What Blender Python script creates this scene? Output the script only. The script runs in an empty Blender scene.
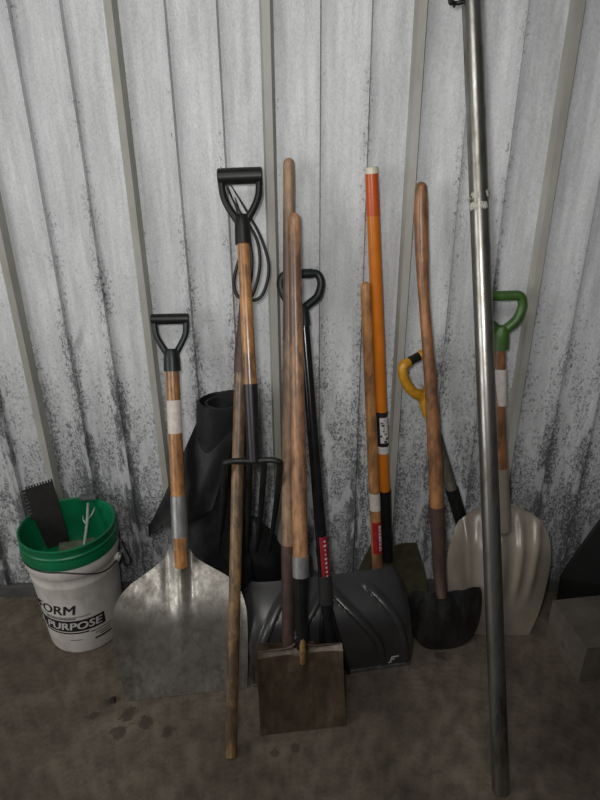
import bpy, bmesh, math, random
from mathutils import Vector, Matrix, noise
random.seed(7)
scene = bpy.context.scene
COL = scene.collection
V = Vector

# ------------------------------------------------------------------ camera geometry
CAM = V((0, 0, 1.5)); PITCH = math.radians(24.6); ROLL = 0.00994; FOC = 600.0
WALL = 1.655
fw = V((0, math.cos(PITCH), -math.sin(PITCH)))
r0 = V((1, 0, 0)); u0 = V((0, math.sin(PITCH), math.cos(PITCH)))
RT = (r0 * math.cos(ROLL) - u0 * math.sin(ROLL)).normalized()
UP = (u0 * math.cos(ROLL) + r0 * math.sin(ROLL)).normalized()

def ray(x, y): return (fw + RT * ((x - 300) / FOC) - UP * ((y - 400) / FOC))
def P(x, y, w):                       # seen at (x, y), standing w metres out from the wall
    d = ray(x, y); return CAM + d * ((WALL - w - CAM.y) / d.y)
def F(x, y, z=0.0):                   # seen at (x, y), at height z
    d = ray(x, y); return CAM + d * ((z - CAM.z) / d.z)
def proj(p):
    d = p - CAM; k = d.dot(fw)
    return 300 + FOC * d.dot(RT) / k, 400 - FOC * d.dot(UP) / k
def depth(p): return (p - CAM).dot(fw)

# ------------------------------------------------------------------ materials
def nd(nt, t, **kw):
    n = nt.nodes.new(t)
    for k, v in kw.items(): setattr(n, k, v)
    return n
def base_mat(name):
    m = bpy.data.materials.new(name); m.use_nodes = True
    nt = m.node_tree; b = nt.nodes['Principled BSDF']
    return m, nt, b
def ramp(nt, src, stops):
    r = nd(nt, 'ShaderNodeValToRGB'); e = r.color_ramp.elements
    while len(e) < len(stops): e.new(0.5)
    for i, (p, c) in enumerate(stops):
        e[i].position = p; e[i].color = (*c, 1) if len(c) == 3 else c
    nt.links.new(src, r.inputs[0]); return r
def coords(nt, sc):
    tc = nd(nt, 'ShaderNodeTexCoord'); mp = nd(nt, 'ShaderNodeMapping')
    mp.inputs['Scale'].default_value = sc
    nt.links.new(tc.outputs['Object'], mp.inputs[0]); return mp.outputs[0]
def tex(nt, sc, scale=1.0, det=4, rough=.6):
    n = nd(nt, 'ShaderNodeTexNoise'); n.inputs['Scale'].default_value = scale
    n.inputs['Detail'].default_value = det; n.inputs['Roughness'].default_value = rough
    nt.links.new(coords(nt, sc), n.inputs['Vector']); return n.outputs['Fac']
def mixc(nt, fac, a, b):
    m = nd(nt, 'ShaderNodeMix', data_type='RGBA')
    for s, v in ((0, fac), (6, a), (7, b)):
        if isinstance(v, (int, float)): m.inputs[s].default_value = v
        elif isinstance(v, tuple): m.inputs[s].default_value = (*v, 1)
        else: nt.links.new(v, m.inputs[s])
    return m.outputs[2]
def math_(nt, op, a, b=None, clamp=False):
    m = nd(nt, 'ShaderNodeMath', operation=op); m.use_clamp = clamp
    for i, v in enumerate((a, b)):
        if v is None: continue
        if isinstance(v, (int, float)): m.inputs[i].default_value = v
        else: nt.links.new(v, m.inputs[i])
    return m.outputs[0]
def bump(nt, b, h, strength=.3, dist=.002):
    n = nd(nt, 'ShaderNodeBump'); n.inputs['Strength'].default_value = strength
    n.inputs['Distance'].default_value = dist
    nt.links.new(h, n.inputs['Height']); nt.links.new(n.outputs[0], b.inputs['Normal'])

def simple(name, c, rough=.5, metal=0.0, c2=None, scale=(30, 30, 30), lo=.35, hi=.7, bs=.15, spec=None):
    m, nt, b = base_mat(name)
    c2 = c2 or tuple(x * .7 for x in c)
    f = tex(nt, scale, 1.0, 5, .65)
    r = ramp(nt, f, [(lo, c2), (hi, c)])
    nt.links.new(r.outputs[0], b.inputs['Base Color'])
    b.inputs['Roughness'].default_value = rough; b.inputs['Metallic'].default_value = metal
    if spec is not None: b.inputs['Specular IOR Level'].default_value = spec
    if bs: bump(nt, b, f, bs, .001)
    return m
def wood(name, c, c2, grime, rough=.42, gl=.42):
    m, nt, b = base_mat(name)
    g = tex(nt, (130, 130, 5), 1.0, 5, .6)
    col = ramp(nt, g, [(.33, c2), (.62, c)]).outputs[0]
    gr = tex(nt, (14, 14, 6), 1.0, 6, .7)
    f = ramp(nt, gr, [(gl, (1, 1, 1)), (gl + .22, (0, 0, 0))]).outputs[0]
    col = mixc(nt, f, col, grime)
    nt.links.new(col, b.inputs['Base Color'])
    b.inputs['Roughness'].default_value = rough
    bump(nt, b, g, .25, .001)
    return m

M = {}
M['wood_orange'] = wood('varnished_ash', (.60, .29, .10), (.40, .175, .06), (.16, .08, .038), .3)
M['wood_honey'] = wood('honey_wood', (.62, .32, .115), (.40, .185, .062), (.14, .07, .035), .28)
M['wood_grey'] = wood('weathered_wood', (.38, .25, .15), (.24, .152, .09), (.09, .058, .038), .45)
M['wood_pink'] = wood('pale_worn_wood', (.58, .31, .145), (.37, .185, .085), (.12, .065, .04), .36)
M['wood_dirty'] = wood('dirty_wood', (.40, .245, .105), (.24, .14, .06), (.075, .048, .027), .45, .45)
M['wood_brown'] = wood('brown_wood', (.42, .19, .075), (.27, .12, .05), (.10, .05, .028), .36)
M['wood_ash'] = wood('grey_ash_wood', (.16, .135, .10), (.10, .085, .065), (.04, .033, .026), .55)
M['black_plastic'] = simple('black_plastic', (.013, .013, .013), .42, 0, (.007, .007, .007), spec=.3)
M['black_green'] = simple('greenish_black_plastic', (.011, .020, .017), .42, 0, (.006, .010, .009), spec=.35)
M['dusty_black'] = simple('dusty_black_enamel', (.045, .044, .042), .26, 0, (.010, .010, .010), (34, 34, 12), .45, .9, .1)
M['black_gloss'] = simple('black_enamel', (.012, .012, .013), .22, 0, (.006, .006, .006))
M['fork_steel'] = simple('dark_forged_steel', (.016, .018, .015), .5, .3, (.007, .008, .007))
M['tine_steel'] = simple('blackened_steel', (.015, .014, .014), .5, .3, (.008, .007, .007))
M['black_purple'] = simple('black_ferrule_enamel', (.018, .015, .019), .4, .2, (.008, .007, .009), (60, 60, 30))
M['rust'] = simple('rusty_brown_steel', (.10, .058, .045), .6, .3, (.05, .03, .026), (50, 50, 25), bs=.3)
M['zinc'] = simple('zinc_ferrule', (.42, .42, .42), .42, .7, (.26, .255, .245), (60, 60, 20))
M['brass'] = simple('ochre_rust', (.30, .17, .05), .5, .3, (.13, .075, .03), (80, 80, 80))
M['pusher'] = simple('charcoal_plastic', (.040, .039, .040), .34, 0, (.027, .025, .025), (9, 9, 9), bs=.05)
M['orange'] = simple('orange_fibreglass', (.56, .165, .012), .3, 0, (.44, .12, .008), (20, 20, 8))
M['orange_red'] = simple('orange_red_fibreglass', (.50, .085, .014), .32, 0, (.38, .06, .010), (20, 20, 8))
M['yellow'] = simple('yellow_plastic', (.52, .25, .014), .38, 0, (.36, .165, .01), (40, 40, 40))
M['green_plastic'] = simple('leaf_green_plastic', (.05, .125, .02), .45, 0, (.032, .08, .014), (30, 30, 30))
M['green_bucket'] = simple('green_bucket_plastic', (.003, .165, .062), .35, 0, (.003, .11, .043), (12, 12, 12), bs=.05)
M['white_bucket'] = simple('white_bucket_plastic', (.55, .52, .475), .42, 0, (.40, .375, .335), (14, 14, 9), .3, .5, .05)
M['beige'] = simple('translucent_beige_plastic', (.28, .24, .195), .3, 0, (.21, .18, .143), (14, 14, 8), bs=.04)
M['olive'] = simple('olive_painted_steel', (.085, .078, .042), .6, .2, (.05, .046, .025), (30, 30, 30))
M['white_label'] = simple('white_paper_label', (.62, .56, .52), .6, 0, (.48, .42, .38), (60, 60, 60), bs=0)
M['red_label'] = simple('red_paper_label', (.36, .015, .025), .45, 0, (.24, .010, .016), (60, 60, 60), bs=0)
M['print_white'] = simple('white_print', (.62, .6, .58), .6, 0, (.42, .4, .39), (90, 90, 90), bs=0)
M['print_black'] = simple('black_print', (.015, .015, .016), .5, 0, (.01, .01, .01), bs=0)
M['print_grey'] = simple('grey_print', (.24, .235, .225), .6, 0, (.1, .1, .1), (200, 200, 200), bs=0)
M['cap_white'] = simple('off_white_cap', (.66, .62, .5), .5)
M['steel_strip'] = simple('worn_steel_strip', (.30, .29, .28), .5, .7, (.12, .11, .10), (60, 60, 60))
M['wire'] = simple('dull_wire', (.03, .03, .03), .45, .6)
M['trowel'] = simple('dark_stained_steel', (.022, .02, .018), .65, .2, (.012, .011, .01), (40, 40, 40))
M['pad'] = simple('grey_green_foam', (.16, .17, .11), .9, 0, (.06, .085, .05), (60, 60, 60), bs=.6)
M['twig'] = simple('pale_clear_plastic', (.36, .40, .33), .35, 0, (.2, .24, .19), (80, 80, 80))
M['slate'] = simple('slate_grey_plastic', (.11, .115, .115), .6)
M['tape'] = simple('torn_grey_tape', (.5, .48, .43), .55, 0, (.24, .22, .18), (120, 120, 120), bs=.5)
M['dirt'] = simple('dark_brown_dirt', (.035, .024, .018), .9, 0, (.02, .014, .011), (120, 120, 120), bs=.8)
M['base_trim'] = simple('dark_steel_base_trim', (.10, .10, .095), .6, .1, (.05, .05, .047), (12, 30, 30))
M['mat_black'] = simple('black_rubber', (.009, .0085, .008), .75, 0, (.006, .0055, .005), (18, 18, 18))

def mk_tarp():
    m, nt, b = base_mat('black_plastic_sheeting')
    f = tex(nt, (16, 16, 9), 1.0, 6, .7)
    c = ramp(nt, f, [(.5, (.008, .008, .009)), (.63, (.017, .017, .017)), (.78, (.06, .058, .056))]).outputs[0]
    nt.links.new(c, b.inputs['Base Color']); b.inputs['Roughness'].default_value = .5; b.inputs['Specular IOR Level'].default_value = .3
    bump(nt, b, tex(nt, (22, 22, 8), 1.0, 4, .5), .5, .006)
    return m
M['tarp'] = mk_tarp()

def mk_alu():
    m, nt, b = base_mat('worn_aluminium')
    f = tex(nt, (26, 26, 18), 1.0, 6, .75)
    big = tex(nt, (6, 6, 5), 1.0, 4, .6)
    c = ramp(nt, f, [(.36, (.17, .16, .14)), (.52, (.34, .32, .285)), (.68, (.5, .48, .44))]).outputs[0]
    bm_ = ramp(nt, big, [(.40, (0, 0, 0)), (.62, (1, 1, 1))]).outputs[0]
    c = mixc(nt, math_(nt, 'MULTIPLY', bm_, .6), c, (.13, .115, .095))
    nt.links.new(c, b.inputs['Base Color']); b.inputs['Metallic'].default_value = .72
    r = ramp(nt, f, [(.35, (.58, .58, .58)), (.7, (.36, .36, .36))]).outputs[0]
    nt.links.new(r, b.inputs['Roughness'])
    bump(nt, b, tex(nt, (60, 60, 60), 1.0, 5, .7), .25, .0015)
    return m
M['alu'] = mk_alu()

def mk_pipe():
    m, nt, b = base_mat('galvanised_pipe')
    f = tex(nt, (25, 25, 6), 1.0, 5, .7)
    c = ramp(nt, f, [(.35, (.12, .105, .085)), (.5, (.25, .24, .215)), (.68, (.37, .365, .35))]).outputs[0]
    nt.links.new(c, b.inputs['Base Color']); b.inputs['Metallic'].default_value = .92
    nt.links.new(ramp(nt, f, [(.3, (.42, .42, .42)), (.7, (.27, .27, .27))]).outputs[0], b.inputs['Roughness'])
    bump(nt, b, tex(nt, (90, 90, 90), 1.0, 4, .6), .12, .001)
    return m
M['pipe'] = mk_pipe()

def mk_rustblade():
    m, nt, b = base_mat('rust_browned_blade_steel')
    f = tex(nt, (22, 22, 12), 1.0, 6, .7)
    c = ramp(nt, f, [(.34, (.038, .028, .018)), (.54, (.080, .055, .035)), (.72, (.13, .10, .07))]).outputs[0]
    nt.links.new(c, b.inputs['Base Color']); b.inputs['Metallic'].default_value = .35
    b.inputs['Roughness'].default_value = .5
    bump(nt, b, f, .25, .002)
    return m
M['rustblade'] = mk_rustblade()

def mk_card():
    m, nt, b = base_mat('dusty_brown_cardboard')
    f = tex(nt, (9, 9, 9), 1.0, 6, .7)
    c = ramp(nt, f, [(.35, (.065, .054, .041)), (.65, (.11, .092, .07))]).outputs[0]
    s = tex(nt, (28, 16, 16), 1.0, 3, .6)
    k = ramp(nt, s, [(.63, (0, 0, 0)), (.69, (1, 1, 1))]).outputs[0]
    c = mixc(nt, math_(nt, 'MULTIPLY', k, .7), c, (.04, .033, .028))
    nt.links.new(c, b.inputs['Base Color']); b.inputs['Roughness'].default_value = .8
    return m
M['card'] = mk_card()

def mk_wall():
    m, nt, b = base_mat('mottled_white_sheet_metal')
    L = nt.links.new
    tc = nd(nt, 'ShaderNodeTexCoord'); sx = nd(nt, 'ShaderNodeSeparateXYZ'); L(tc.outputs['Object'], sx.inputs[0])
    z = sx.outputs[2]
    low = nd(nt, 'ShaderNodeMapRange'); low.interpolation_type = 'SMOOTHSTEP'
    L(z, low.inputs[0]); low.inputs[1].default_value = 1.55; low.inputs[2].default_value = .1
    patch = tex(nt, (6, 6, 3.0), 1.0, 5, .65)
    streak = tex(nt, (42, 42, 4.5), 1.0, 4, .6)
    speck = tex(nt, (130, 130, 85), 1.0, 4, .7)
    fine = tex(nt, (230, 230, 150), 1.0, 3, .75)
    # dirt gathers along the folds of the sheet: distance to the nearest fold, to its right side mostly
    px = math_(nt, 'DIVIDE', math_(nt, 'SUBTRACT', sx.outputs[0], X0 - 9 * XS), XS / 3)
    fr = math_(nt, 'MULTIPLY', math_(nt, 'FRACT', px), XS / 3)
    near = nd(nt, 'ShaderNodeMapRange'); near.interpolation_type = 'SMOOTHSTEP'; L(fr, near.inputs[0])
    near.inputs[1].default_value = .045; near.inputs[2].default_value = .008
    far = nd(nt, 'ShaderNodeMapRange'); far.interpolation_type = 'SMOOTHSTEP'; L(fr, far.inputs[0])
    far.inputs[1].default_value = XS / 3 - .028; far.inputs[2].default_value = XS / 3 - .004
    fold = math_(nt, 'MAXIMUM', near.outputs[0], math_(nt, 'MULTIPLY', far.outputs[0], .9))
    big = ramp(nt, tex(nt, (3.1, 3.1, 2.2), 1.0, 3, .6), [(.38, (0, 0, 0)), (.62, (1, 1, 1))]).outputs[0]
    fold = math_(nt, 'MULTIPLY', fold, math_(nt, 'ADD', math_(nt, 'MULTIPLY', big, .85), .15))
    a = math_(nt, 'ADD', math_(nt, 'MULTIPLY', low.outputs[0], .21), math_(nt, 'MULTIPLY', patch, .24))
    a = math_(nt, 'ADD', a, math_(nt, 'MULTIPLY', streak, .14))
    a = math_(nt, 'ADD', a, math_(nt, 'MULTIPLY', fold, .12))
    sp = math_(nt, 'ADD', math_(nt, 'MULTIPLY', speck, .45), math_(nt, 'MULTIPLY', fine, .55))
    d = math_(nt, 'SUBTRACT', math_(nt, 'ADD', sp, a), .803)
    mk = math_(nt, 'MULTIPLY', d, 7.5, True)
    mk = math_(nt, 'MULTIPLY', mk, .92)
    tone = ramp(nt, streak, [(.3, (.44, .452, .455)), (.7, (.66, .675, .68))]).outputs[0]
    cloud = tex(nt, (2.4, 2.4, 1.3), 1.0, 4, .6)
    tone = mixc(nt, ramp(nt, cloud, [(.4, (0, 0, 0)), (.7, (.5, .5, .5))]).outputs[0], tone, (.37, .38, .385))
    # clean scuffed patches low on the sheet
    scuff = ramp(nt, tex(nt, (30, 30, 9), 1.0, 4, .65), [(.53, (0, 0, 0)), (.60, (1, 1, 1))]).outputs[0]
    mk = math_(nt, 'MULTIPLY', mk, math_(nt, 'SUBTRACT', 1.0, math_(nt, 'MULTIPLY', scuff, .75)))
    grain = ramp(nt, fine, [(.35, (.80, .80, .80)), (.6, (1, 1, 1))]).outputs[0]
    gm = nd(nt, 'ShaderNodeMix', data_type='RGBA', blend_type='MULTIPLY'); gm.inputs[0].default_value = 1.0
    L(tone, gm.inputs[6]); L(grain, gm.inputs[7]); tone = gm.outputs[2]
    col = mixc(nt, mk, tone, (.06, .064, .066))
    L(col, b.inputs['Base Color']); b.inputs['Roughness'].default_value = .55
    bump(nt, b, speck, .12, .001)
    return m
def rib_x(px): return P(px, 0, 0).x
XS = (rib_x(577) - rib_x(110)) / 3; X0 = rib_x(110)
M['wall'] = mk_wall()
M['rib'] = simple('khaki_grey_rib_face', (.36, .355, .325), .55, 0, (.25, .24, .205), (8, 8, 3), bs=.05)

def mk_floor():
    m, nt, b = base_mat('dirty_concrete')
    L = nt.links.new
    f = tex(nt, (3.2, 3.2, 3.2), 1.0, 7, .7)
    g = tex(nt, (26, 26, 26), 1.0, 5, .75)
    c = ramp(nt, f, [(.34, (.066, .050, .034)), (.5, (.118, .094, .068)), (.66, (.185, .153, .115))]).outputs[0]
    g2 = ramp(nt, g, [(.36, (.45, .45, .45)), (.58, (1, 1, 1))]).outputs[0]
    mm = nd(nt, 'ShaderNodeMix', data_type='RGBA', blend_type='MULTIPLY'); mm.inputs[0].default_value = .75
    L(c, mm.inputs[6]); L(g2, mm.inputs[7]); c = mm.outputs[2]
    # dark spilled patches, each with its own ragged outline
    tc = nd(nt, 'ShaderNodeTexCoord')
    edge = tex(nt, (34, 34, 34), 1.0, 4, .7)
    for (px, py, rad) in STAINS:
        p = F(px, py)
        vs = nd(nt, 'ShaderNodeVectorMath', operation='DISTANCE'); L(tc.outputs['Object'], vs.inputs[0]); vs.inputs[1].default_value = p
        dd = math_(nt, 'ADD', vs.outputs['Value'], math_(nt, 'MULTIPLY', math_(nt, 'SUBTRACT', edge, .5), rad * 3.2))
        k = nd(nt, 'ShaderNodeMapRange'); L(dd, k.inputs[0])
        k.inputs[1].default_value = rad; k.inputs[2].default_value = rad * .7; k.inputs[4].default_value = .72
        c = mixc(nt, k.outputs[0], c, (.042, .026, .02))
    L(c, b.inputs['Base Color']); b.inputs['Roughness'].default_value = .75
    bump(nt, b, g, .3, .003)
    return m
STAINS = [(128, 715, .028), (146, 722, .02), (118, 732, .022), (92, 716, .016), (168, 731, .018), (108, 702, .013), (275, 752, .014), (295, 748, .012), (440, 655, .02)]
M['floor'] = mk_floor()

# ------------------------------------------------------------------ object helpers
def obj(name, bm, mat, parent=None, smooth=True, kind=None, label=None, origin=None):
    bmesh.ops.recalc_face_normals(bm, faces=bm.faces)
    me = bpy.data.meshes.new(name)
    if parent is not None:
        bm.transform(parent_world(parent).inverted())
    o = bpy.data.objects.new(name, me)
    if parent is None and origin is not None:
        bm.transform(Matrix.Translation(-origin)); o.location = origin
    bm.to_mesh(me); bm.free()
    mats = mat if isinstance(mat, (list, tuple)) else [mat]
    for k in mats: me.materials.append(k)
    if smooth:
        me.polygons.foreach_set('use_smooth', [True] * len(me.polygons))
        try: me.set_sharp_from_angle(angle=math.radians(38))
        except Exception: pass
    COL.objects.link(o)
    if parent is not None: o.parent = parent
    if kind: o['kind'] = kind
    if label: o['label'] = label
    return o
WM = {}
def parent_world(p):
    m = Matrix.Identity(4); q = p
    while q is not None:
        m = (WM[q.name] if q.name in WM else Matrix.Translation(q.location)) @ m; q = q.parent
    return m
def thing(name, label, cat, M4, group=None):
    o = bpy.data.objects.new(name, None); COL.objects.link(o)
    o.matrix_world = M4; WM[o.name] = M4.copy(); o.empty_display_size = .05
    o['label'] = label; o['category'] = cat
    if group: o['group'] = group
    return o
def tag(o, label, cat, group=None):
    o['label'] = label; o['category'] = cat
    if group: o['group'] = group
    return o

def spline(pts, k=6):
    pts = [V(p) for p in pts]; out = []
    for i in range(len(pts) - 1):
        a = pts[max(i - 1, 0)]; b = pts[i]; c = pts[i + 1]; d = pts[min(i + 2, len(pts) - 1)]
        for j in range(k):
            t = j / k
            out.append(.5 * ((2 * b) + (c - a) * t + (2 * a - 5 * b + 4 * c - d) * t * t + (3 * b - a - 3 * c + d) * t ** 3))
    out.append(pts[-1]); return out
def tube(bm, pts, rad, n=16, round_a=False, round_b=False, flat=1.0, ref=None):
    pts = [V(p) for p in pts]
    m = len(pts)
    if isinstance(rad, (int, float)): rad = [rad] * m
    elif len(rad) != m:
        r2 = []
        for i in range(m):
            f = i / (m - 1) * (len(rad) - 1); a = min(int(f), len(rad) - 2)
            r2.append(rad[a] + (rad[a + 1] - rad[a]) * (f - a))
        rad = r2
    if round_a:
        d = (pts[0] - pts[1]).normalized(); r = rad[0]
        pts = [pts[0] + d * r * k for k in (.98, .8, .45)] + pts; rad = [r * .2, r * .6, r * .89] + list(rad)
    if round_b:
        d = (pts[-1] - pts[-2]).normalized(); r = rad[-1]
        pts = pts + [pts[-1] + d * r * k for k in (.45, .8, .98)]; rad = list(rad) + [r * .89, r * .6, r * .2]
    m = len(pts)
    t0 = (pts[1] - pts[0]).normalized()
    nx = V(ref) if ref is not None else (V((1, 0, 0)) if abs(t0.x) < .8 else V((0, 0, 1)))
    rings = []
    for i in range(m):
        t = (pts[min(i + 1, m - 1)] - pts[max(i - 1, 0)]).normalized()
        nx = (nx - t * nx.dot(t)).normalized(); ny = t.cross(nx)
        rings.append([bm.verts.new(pts[i] + (nx * math.cos(a) + ny * flat * math.sin(a)) * rad[i])
                      for a in (2 * math.pi * k / n for k in range(n))])
    for i in range(m - 1):
        for k in range(n):
            bm.faces.new((rings[i][k], rings[i][(k + 1) % n], rings[i + 1][(k + 1) % n], rings[i + 1][k]))
    bm.faces.new(rings[0][::-1]); bm.faces.new(rings[-1])
def sheet(bm, f, nu, nv, th):
    G = [[V(f(-1 + 2 * i / nu, j / nv)) for i in range(nu + 1)] for j in range(nv + 1)]
    A, B = [], []
    for j in range(nv + 1):
        ra, rb = [], []
        for i in range(nu + 1):
            du = G[j][min(i + 1, nu)] - G[j][max(i - 1, 0)]; dv = G[min(j + 1, nv)][i] - G[max(j - 1, 0)][i]
            n = du.cross(dv); n = n.normalized() if n.length > 1e-12 else V((0, -1, 0))
            ra.append(bm.verts.new(G[j][i] + n * th / 2)); rb.append(bm.verts.new(G[j][i] - n * th / 2))
        A.append(ra); B.append(rb)
    for j in range(nv):
        for i in range(nu):
            bm.faces.new((A[j][i], A[j][i + 1], A[j + 1][i + 1], A[j + 1][i]))
            bm.faces.new((B[j][i], B[j + 1][i], B[j + 1][i + 1], B[j][i + 1]))
    for i in range(nu):
        bm.faces.new((A[0][i], B[0][i], B[0][i + 1], A[0][i + 1]))
        bm.faces.new((A[nv][i], A[nv][i + 1], B[nv][i + 1], B[nv][i]))
    for j in range(nv):
        bm.faces.new((A[j][0], A[j + 1][0], B[j + 1][0], B[j][0]))
        bm.faces.new((A[j][nu], B[j][nu], B[j + 1][nu], A[j + 1][nu]))
def box(bm, M4, sx, sy, sz, bev=0.0):
    r = bmesh.ops.create_cube(bm, size=1.0, matrix=M4 @ Matrix.Diagonal((sx, sy, sz, 1)))
    if bev:
        es = list({e for v in r['verts'] for e in v.link_edges})
        bmesh.ops.bevel(bm, geom=es, offset=bev, segments=2, affect='EDGES', profile=.6)
def interp(tbl, x):
    if x <= tbl[0][0]: return tbl[0][1]
    if x >= tbl[-1][0]: return tbl[-1][1]
    for i in range(len(tbl) - 1):
        if tbl[i][0] <= x <= tbl[i + 1][0]:
            x0, y0 = tbl[i]; x1, y1 = tbl[i + 1]
            def sl(k):
                a = max(k - 1, 0); b = min(k + 1, len(tbl) - 1)
                return (tbl[b][1] - tbl[a][1]) / (tbl[b][0] - tbl[a][0] + 1e-9)
            h = x1 - x0 + 1e-12; t = (x - x0) / h
            return ((1 + 2 * t) * (1 - t) ** 2 * y0 + t * (1 - t) ** 2 * h * sl(i) + t * t * (3 - 2 * t) * y1 + t * t * (t - 1) * h * sl(i + 1))
def gauss(x, s): return math.exp(-(x / s) ** 2)
def lerp(a, b, t): return a + (b - a) * t
def smooth(a, b, x):
    t = max(0, min(1, (x - a) / (b - a))); return t * t * (3 - 2 * t)
def new(): return bmesh.new()

class Tool:
    """frame of a leaning tool: BL/BR are where the lower edge stands on the floor, T its upper end against the wall"""
    def __init__(s, name, label, cat, BL, BR, T, group=None, bend=None):
        s.B = (BL + BR) / 2; s.T = T
        s.A = (T - s.B).normalized(); s.L = (T - s.B).length
        S = (BR - BL).normalized(); s.S = S
        s.Ab = (s.A - S * s.A.dot(S)).normalized(); s.N = S.cross(s.Ab)       # N looks into the room
        R = Matrix((s.S, -s.N, s.Ab)).transposed().to_4x4()
        s.M4 = Matrix.Translation(s.B) @ R
        s.root = thing(name, label, cat, s.M4, group)
    def at(s, t): return s.B + (s.T - s.B) * t
    def row(s, py):
        a, b = -.2, 1.3
        for _ in range(50):
            m = (a + b) / 2
            if proj(s.at(m))[1] > py: a = m
            else: b = m
        return (a + b) / 2
    def rw(s, py): return s.at(s.row(py))
    def pw(s, px, py):                     # half width in metres of px pixels on this tool's axis
        return px * depth(s.rw(py)) / FOC
    def loc(s, x, y, z): return s.B + s.S * x - s.N * y + s.Ab * z
    def zrow(s, py): return (s.rw(py) - s.B).dot(s.Ab)
    def table(s, rows): return [(s.zrow(r), s.pw(h, r)) for r, h in sorted(rows, key=lambda q: -q[0])]
    def part(s, name, bm, mat, parent=None, label=None): return obj(name, bm, mat, parent or s.root, label=label)
    def rod(s, name, r0_, r1_, mat, ra, rb=None, round_b=False, round_a=False, pts=None, k=8, label=None, wob=0, parent=None):
        """round rod along the axis from image row r0_ (low end) up to r1_"""
        a = s.row(r0_); b = s.row(r1_)
        ps = [s.at(lerp(a, b, i / k)) for i in range(k + 1)]
        bm = new(); tube(bm, ps, [ra, rb if rb else ra] , 18, round_a, round_b)
        return s.part(name, bm, mat, parent, label)

def patch_on_rod(tool, r0_, r1_, rad, a0, a1, th=.0007, n=12, off=0.0):
    """thin curved paper on a rod between two rows, from angle a0 to a1 (0 faces the room, + to the right)"""
    a = tool.row(r0_); b = tool.row(r1_); bm = new()
    def f(u, v):
        an = math.radians(lerp(a0, a1, (u + 1) / 2)); c = tool.at(lerp(a, b, v))
        return c + (tool.N * math.cos(an) + tool.S * math.sin(an)) * (rad + off + th / 2)
    sheet(bm, f, n, 6, th); return bm
def d_handle(tool, r_grip, r_end, width, rg, ra, rn, m_yoke, m_grip, S=None, center=None, arm=None, bow=.5, round_top=False):
    """grip bar, two arms meeting in a neck"""
    a = tool.row(r_grip); e = tool.row(r_end)
    G = tool.at(a); E = tool.at(e); A = (G - E).normalized(); H = (G - E).length
    S = S or tool.S; S = (S - A * S.dot(A)).normalized(); h = width / 2
    nk = E + A * H * .36
    bm = new()
    for q in (-1, 1):
        if round_top:
            p = [G + S * q * h * .5, G + S * q * h * .8 - A * H * .015, G + S * q * h * .95 - A * H * .10, G + S * q * h * .97 - A * H * .24,
                 G + S * q * h * .74 - A * H * .46, nk + S * q * rn * .5, nk - A * H * .12 + S * q * rn * .2]
        else:
            hh = h - ra
            p = [G + S * q * hh, G + S * q * hh * .99 - A * H * .16, G + S * q * hh * .9 - A * H * .32,
                 G + S * q * hh * .62 - A * H * .49, nk + S * q * rn * .55 - A * H * .02, nk - A * H * .16 + S * q * rn * .25]
        tube(bm, spline(p, 6), [ra * 1.05, ra, ra, ra * 1.1, ra * 1.2], 12, True, False, ref=S)
    tube(bm, [nk + A * H * .07, nk, nk - A * H * .12, E], [rn * .75, rn * .95, rn, rn * 1.05], 18)
    y = tool.part('yoke', bm, m_yoke)
    bm = new(); k = .62 if round_top else 1.0
    tube(bm, [G - S * h * k, G - S * h * .96 * k, G - S * h * .3 , G + S * h * .3, G + S * h * .96 * k, G + S * h * k], [rg * .86, rg, rg * 1.03, rg * 1.03, rg, rg * .86], 18)
    g = tool.part('grip', bm, m_grip)
    return y, g

# ------------------------------------------------------------------ the setting
def rib_x(px): return P(px, 0, 0).x
XS = (rib_x(577) - rib_x(110)) / 3; X0 = rib_x(110)
def build_wall():
    prof = []                                   # (x, out, material of the face that follows)
    for k in range(-6, 10):
        c = X0 + k * XS
        prof += [(c - .0165, 0, 1), (c - .0095, .027, 1), (c + .0095, .027, 1), (c + .0165, 0, 0)]
        for q in (1, 2):
            m = c + XS * q / 3
            prof += [(m - .034, 0, 0), (m - .009, .012, 0), (m + .005, .012, 0), (m + .009, 0, 0)]
    dent = P(77, 338, 0)
    fine = []
    for i, (x, o, m) in enumerate(prof):
        fine.append((x, o, m))
        if i + 1 < len(prof) and o == 0 and prof[i + 1][1] == 0 and abs(x - dent.x) < .15:
            x2 = prof[i + 1][0]; k = max(1, int((x2 - x) / .005))
            fine += [(x + (x2 - x) * j / k, 0, 0) for j in range(1, k)]
    prof = fine
    bm = new(); zs = sorted([.046 + i * (2.75 - .046) / 70 for i in range(71)] + [dent.z - .08 + i * .0053 for i in range(31)])
    rows = []
    for z in zs:
        r = []
        for x, o, m in prof:
            w = .0012 * noise.noise(V((x * 3, z * 1.5, 2))) + .0015 * noise.noise(V((x * 1.1, z * .7, 9)))
            if o == 0 and m == 0: w -= .009 * math.exp(-((x - dent.x - .3 * (z - dent.z)) / .012) ** 2 - ((z - dent.z) / .026) ** 2) - .004 * math.exp(-((x - dent.x - .02) / .012) ** 2 - ((z - dent.z - .012) / .02) ** 2)
            r.append(bm.verts.new((x, WALL - o + w, z)))
        rows.append(r)
    for j in range(len(zs) - 1):
        for i in range(len(prof) - 1):
            f = bm.faces.new((rows[j][i], rows[j][i + 1], rows[j + 1][i + 1], rows[j + 1][i])); f.material_index = prof[i][2]
    # outer skin so the sheet has thickness
    xs = [prof[0][0], prof[-1][0]]
    q = [bm.verts.new((x, WALL + .03, z)) for z in (zs[0], zs[-1]) for x in xs]
    bm.faces.new((q[0], q[2], q[3], q[1]))
    o = obj('wall_back', bm, [M['wall'], M['rib']], smooth=True, kind='structure')
build_wall()
bm = new(); box(bm, Matrix.Translation((0, WALL + .012, .023)), 6.0, .06, .046, .004)
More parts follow.
